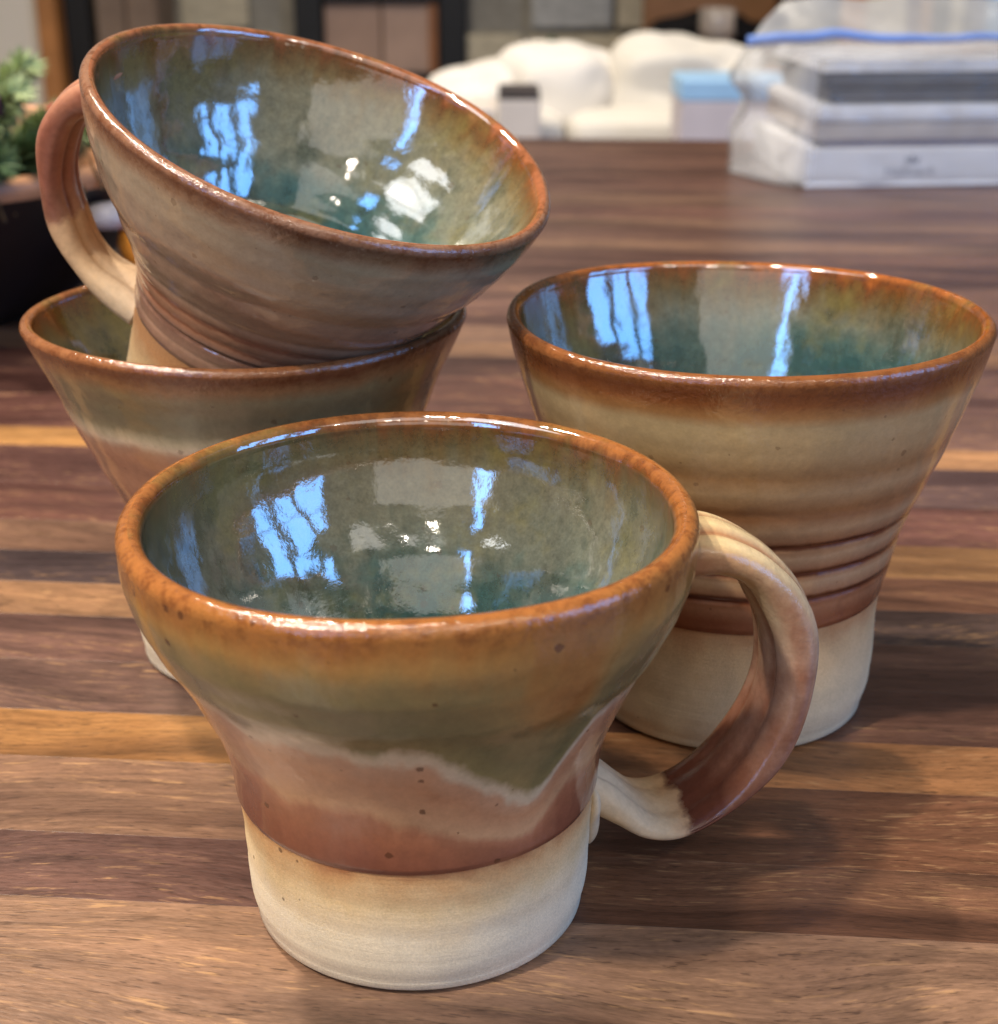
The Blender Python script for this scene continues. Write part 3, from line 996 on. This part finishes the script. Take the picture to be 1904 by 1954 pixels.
def wallplane(name, x0, x1, y0, y1, z0, z1, mat, kind='structure'):
    return tag(box(name, x0, x1, y0, y1, z0, z1, mat), kind=kind)


wallplane('floor', -420, 420, -40, 470, FL - 5, FL, plain('carpet', (150, 132, 112), .95, .1, .2, 30))
WALLY = 430.0
sw = empty('stone_wall', (0, WALLY, FL), kind='structure')
mortar = box('mortar', -130, 42, WALLY, WALLY + 12, FL, 165, plain('mortar', (150, 144, 132), .95, .1, .15, 30), sw)
mortar.location -= sw.location
stone_ms = [plain('stone_%s' % nme, c, .9, .15, .22, 9) for nme, c in (('pale', (206, 200, 186)), ('warm', (190, 180, 160)), ('grey', (176, 174, 168)), ('buff', (198, 186, 160)))]
bm = bmesh.new()
bmesh.ops.create_cube(bm, size=1)
bmesh.ops.bevel(bm, geom=bm.edges[:], offset=.06, segments=1, affect='EDGES')
stone_me = []
for i, m in enumerate(stone_ms):
    me = bpy.data.meshes.new('stone')
    bm.to_mesh(me)
    me.materials.append(m)
    stone_me.append(me)
bm.free()
rn = random.Random(77)
z = FL
while z < 150:
    hgt_ = rn.uniform(11, 18)
    x = -130 + rn.uniform(-12, 0)
    while x < 42:
        wd = rn.uniform(14, 30)
        x1 = min(x + wd, 42)
        if x1 - x > 5 and not (-62 < (x + x1) / 2 < -3 and z + hgt_ / 2 > -28 and z < 45):
            o = bpy.data.objects.new('stone', rn.choice(stone_me))
            COL.objects.link(o)
            o.parent = sw
            pr = rn.uniform(3, 6)
            o.scale = ((x1 - x - 1.4) * CM, pr * 2 * CM, (hgt_ - 1.4) * CM)
            o.location = Vector(((x + x1) / 2, 0, z + hgt_ / 2 - FL)) * CM
            o.rotation_euler = (0, rn.uniform(-.02, .02), 0)
        x = x1
    z += hgt_
fp = empty('fireplace', (-31, WALLY, FL), 'black framed fireplace set into the pale stone wall', 'fireplace')
blk = plain('black_iron', (22, 22, 24), .5, .4, .2, 20)


def fbox(name, *a, **k):
    o = box(name, *a, **k)
    o.parent = fp
    o.location -= fp.location
    return o


FY = WALLY - 9
fbox('frame_side', -54, -46.5, FY, FY + 10, -27, 40, blk, bev=.5)
fbox('frame_side', -16, -8.6, FY, FY + 10, -27, 40, blk, bev=.5)
fbox('frame_bottom', -46.4, -16.1, FY, FY + 10, -27, -23.6, blk, bev=.5)
fbox('frame_top', -46.4, -16.1, FY, FY + 10, -5.6, 40, blk, bev=.5)
fbox('door_panel', -46.3, -31.4, FY + 3, FY + 5, -23.5, -5.7, plain('brown_fire_glass', (172, 140, 120), .4, .5, .15, 8), bev=.3)
fbox('door_panel', -31.0, -16.2, FY + 3, FY + 5, -23.5, -5.7, plain('brown_fire_glass_b', (182, 150, 130), .4, .5, .15, 8), bev=.3)
fbox('hinge_strip', -18.6, -16.3, FY + 1, FY + 2.9, -23.4, -5.8, plain('copper_strip', (146, 92, 52), .4, .5, .2, 10), bev=.2)
hearth = tag(box('hearth', -100, 40, WALLY - 45, WALLY - 10, FL, -38, stone_ms[2], bev=1.5), kind='structure')

# left: pale wall, door casing, dark doorway and cabinet
wallplane('wall', -300, -111.5, 388, 400, FL, 165, plain('pale_paint', (222, 214, 200), .9, .2, .03, 5))
dc = empty('door_casing', (-109, 388, FL), 'orange wooden door casing beside the pale wall, far left', 'door casing')
o = box('jamb', -111.3, -106.6, 384, 401, FL, 140, plain('orange_wood', (176, 118, 66), .5, .4, .2, 10), dc, bev=.6)
o.location -= dc.location
dd = empty('dark_door', (-104, 395, FL), 'narrow black door panel next to the orange casing', 'door')
o = box('leaf', -106.4, -100, 391, 395, FL, 138, plain('black_paint', (14, 13, 14), .5, .4, .2, 10), dd, bev=.5)
o.location -= dd.location
o = box('knob', -102, -101, 389, 391, 20, 22, blk, dd, bev=.3)
o.location -= dd.location
cb = empty('brown_cabinet', (-93, 400, FL), 'brown cabinet behind the raised mug, beside the black door', 'cabinet')
cbm = plain('brown_cabinet_wood', (128, 108, 92), .6, .3, .2, 8)
for nme, a in (('carcass', (-99.7, -84, 396, 416, FL, 90)), ('door', (-99.4, -92.2, 394, 395.9, FL + 8, 86)), ('door', (-91.8, -84.4, 394, 395.9, FL + 8, 86))):
    o = box(nme, *a, mat=cbm, parent=cb, bev=.4)
    o.location -= cb.location

# white sofa with cushions, boxes on its seat
sofa_m = plain('white_slipcover', (206, 202, 195), .95, .15, .04, 12)
sofa = empty('sofa', (15, 250, FL), 'white slipcovered sofa beyond the far table edge', 'sofa')


def soft(name, x0, x1, y0, y1, z0, z1, mat, parent=None, bulge=.25, seed=1, pw=.45):
    """rounded, slightly uneven cushion block"""
    V = []
    nu, nv_ = 30, 40
    c = Vector(((x0 + x1) / 2, (y0 + y1) / 2, (z0 + z1) / 2))
    hx, hy, hz = (x1 - x0) / 2, (y1 - y0) / 2, (z1 - z0) / 2
    for i in range(nu):
        a = -math.pi / 2 + math.pi * i / (nu - 1)
        for j in range(nv_):
            b = 2 * math.pi * j / nv_
            f = lambda s: math.copysign(abs(s) ** pw, s)
            p = Vector((hx * f(math.cos(a)) * f(math.cos(b)), hy * f(math.cos(a)) * f(math.sin(b)), hz * f(math.sin(a))))
            k = 1 + mnoise.noise(Vector((p.x * .05 + seed, p.y * .05, p.z * .05))) * bulge
            k += mnoise.noise(Vector((p.x * .16 + seed * 3, p.y * .16, p.z * .16))) * bulge * .45
            V.append(p * k)
    o = mesh_obj(name, V, grid_faces(nu, nv_), mat, parent)
    o.location = c * CM
    if parent is not None:
        o.location -= parent.location
    return o


soft('seat', -75, 105, 215, 290, FL + 10, -31, sofa_m, sofa, .04, 1, .25)
soft('backrest', -75, 105, 288, 312, FL + 10, -13, sofa_m, sofa, .05, 2, .35)
soft('armrest', -95, -74, 215, 310, FL + 6, -18, sofa_m, sofa, .04, 3, .35)
soft('armrest', 104, 125, 215, 310, FL + 6, -18, sofa_m, sofa, .04, 4, .35)
for k in range(2):
    soft('seat_cushion', -73 + k * 84, 10.5 + k * 91, 240, 286, -32, -11.2 - k * .2, sofa_m, sofa, .02, 5 + k, .16)
pil_m = plain('white_pillow', (212, 208, 202), .95, .15, .03, 12)
pil_g = plain('ivory_pillow', (204, 200, 192), .95, .15, .05, 12)
PG = 'white pillows on the sofa'
tag(soft('pillow', -12, 8, 254, 276, -18, -6.0, pil_m, None, .55, 11, .8), 'small low white pillow nearest the fireplace on the sofa', 'pillow', PG)
tag(soft('pillow', 1.6, 20.4, 252, 274, -18, -3.2, pil_m, None, .5, 12, .78), 'large rounded white pillow in the middle of the sofa', 'pillow', PG)
tag(soft('pillow', 20.6, 45, 250, 276, -18, -2.0, pil_g, None, .6, 17, .78), 'bulky white pillow behind the blue-topped box on the sofa', 'pillow', PG)
gb = plain('grey_white_carton', (198, 190, 184), .7, .3, .05, 15)
b1 = empty('carton', (-4, 232, -14), 'low pale grey carton half hidden behind the tilted mug', 'box')
o = box('carton_body', -9, -.4, 226, 238, -16, -8.2, gb, b1, bev=.3); o.location -= b1.location
b2 = empty('carton', (4, 232, -14), 'small pale carton with a black lid on the sofa', 'box')
o = box('carton_body', -.2, 6.0, 225, 237, -16, -7.0, gb, b2, bev=.3); o.location -= b2.location
o = box('lid', -.1, 5.9, 225.1, 236.9, -6.98, -6.0, plain('dark_lid', (48, 42, 44), .6, .3, .2, 20), b2, bev=.2); o.location -= b2.location
b3 = empty('carton', (32, 232, -14), 'pale lilac carton with a bright blue top, left of the clear bag', 'box')
o = box('carton_body', 26.1, 42, 225, 237, -16, -7.2, plain('lilac_carton', (190, 182, 188), .6, .3, .05, 15), b3, bev=.3); o.location -= b3.location
o = box('blue_top', 26.0, 42.1, 224.9, 237.1, -7.18, -4.2, plain('blue_carton', (150, 190, 226), .5, .4, .06, 15), b3, bev=.3); o.location -= b3.location
# fir sprig on the sofa back
for i, (b, tp_, lab) in enumerate((((6, 300, -12), (10.3, 298, -4.6), 'tall dark green sprig standing behind the white pillows'), ((3, 300, -12), (6.5, 298, -7.5), 'low dark green sprig behind the white pillows'))):
    needles('evergreen_sprig', lab, b, tp_, plain('far_needle_%s' % 'ab'[i], (66, 92, 66), .7, .3, .2, 60), stem_m, 60 + i, 2.6, 220, 'green sprigs behind the sofa')

# right: brown cabinet with a black cloth and a glass jar, then a bookshelf
wallplane('wall', 42.5, 330, WALLY + 2, WALLY + 10, FL, 165, plain('tan_paint', (150, 112, 78), .9, .2, .04, 5))
sb = empty('sideboard', (54, 395, FL), 'brown wooden sideboard beyond the sofa, under the black cloth', 'cabinet')
sbm = plain('sideboard_wood', (150, 106, 68), .5, .4, .2, 9)
for nme, a in (('top', (37, 71, 366, 410, -20.5, -17)), ('carcass', (38, 70, 367.5, 409, FL, -20.6)), ('door', (38.5, 53.5, 366.4, 367.4, FL + 5, -23)), ('door', (54.5, 69.5, 366.4, 367.4, FL + 5, -23)), ('back_panel', (37, 71, 410.2, 412, FL, 70))):
    o = box(nme, *a, mat=sbm, parent=sb, bev=.3)
    o.location -= sb.location
tag(soft('black_cloth', 36, 70, 374, 398, -17.2, -6.0, plain('black_cloth', (20, 19, 22), .9, .2, .2, 12), None, .6, 23, .8), 'black cloth heap on the brown sideboard', 'cloth')
gj = empty('jar', (50.5, 370, -17), 'pale glass jar in front of the black cloth', 'jar')
lathe('glass', [(.05, .2), (3.2, .2), (3.6, 1), (3.7, 7.5), (4.1, 8.5), (4.1, 13.2), (3.8, 13.4), (3.7, 8.6), (3.3, 7.4), (3.2, 1.2), (.05, 1)], plain('frosted_glass', (172, 160, 150), .25, .6, .1, 10), gj, 40)
lathe('band', [(3.75, 7.0), (4.2, 7.2), (4.2, 8.4), (3.9, 8.6)], plain('jar_band', (120, 108, 100), .3, .6, .1, 10), gj, 40)
bs = empty('bookcase', (105, 400, FL), 'orange wooden bookcase above the clear bag, at the upper right', 'bookcase')
owm = plain('orange_case_wood', (190, 132, 70), .5, .4, .2, 9)
for nme, a in (('side', (79.6, 85.2, 372, 404, FL, 90)), ('side', (150, 155, 372, 404, FL, 90)), ('shelf', (85.3, 149.9, 373, 403, -28, -25)), ('shelf', (85.3, 149.9, 373, 403, 22, 25)), ('back', (79.6, 155, 404.2, 406, FL, 90))):
    o = box(nme, *a, mat=owm, parent=bs, bev=.3)
    o.location -= bs.location
tag(box('black_speaker', 72, 79.2, 372, 396, FL, 40, blk, bev=1.0), 'tall black speaker beside the orange bookcase', 'speaker')
for (x0, x1, h, c, nme, lab, cat) in ((85.6, 95.6, 30, (214, 202, 170), 'binder', 'cream binder first on the bookcase shelf', 'binder'), (96, 98.6, 24, (112, 76, 52), 'book', 'brown book beside the cream binder', 'book'), (98.8, 101.6, 23, (196, 150, 88), 'book', 'tan book between the brown and olive books', 'book'), (102, 105.4, 26, (98, 92, 46), 'book', 'olive book on the bookcase shelf', 'book'),
                                 (105.7, 109, 28, (206, 196, 160), 'binder', 'cream binder next to the black book', 'binder'), (109.3, 111.4, 27, (26, 26, 32), 'book', 'black book before the blue ones', 'book'), (111.6, 114, 27, (40, 74, 120), 'book', 'dark blue book on the bookcase shelf', 'book'), (114.3, 124, 27, (128, 184, 230), 'book', 'light blue book at the end of the shelf', 'book')):
    r = empty(nme, ((x0 + x1) / 2, 385, -25), lab, cat, 'books on the bookcase')
    o = box('cover', x0, x1, 375, 398, -24.95, -25 + h, plain('cover_' + nme, c, .6, .3, .1, 12), r, bev=.3)
    o.location -= r.location
    o = box('pages', x0 + .5, x1 - .5, 376, 398.4, -24.4, -24.6 + h, pale_card, r)
    o.location -= r.location
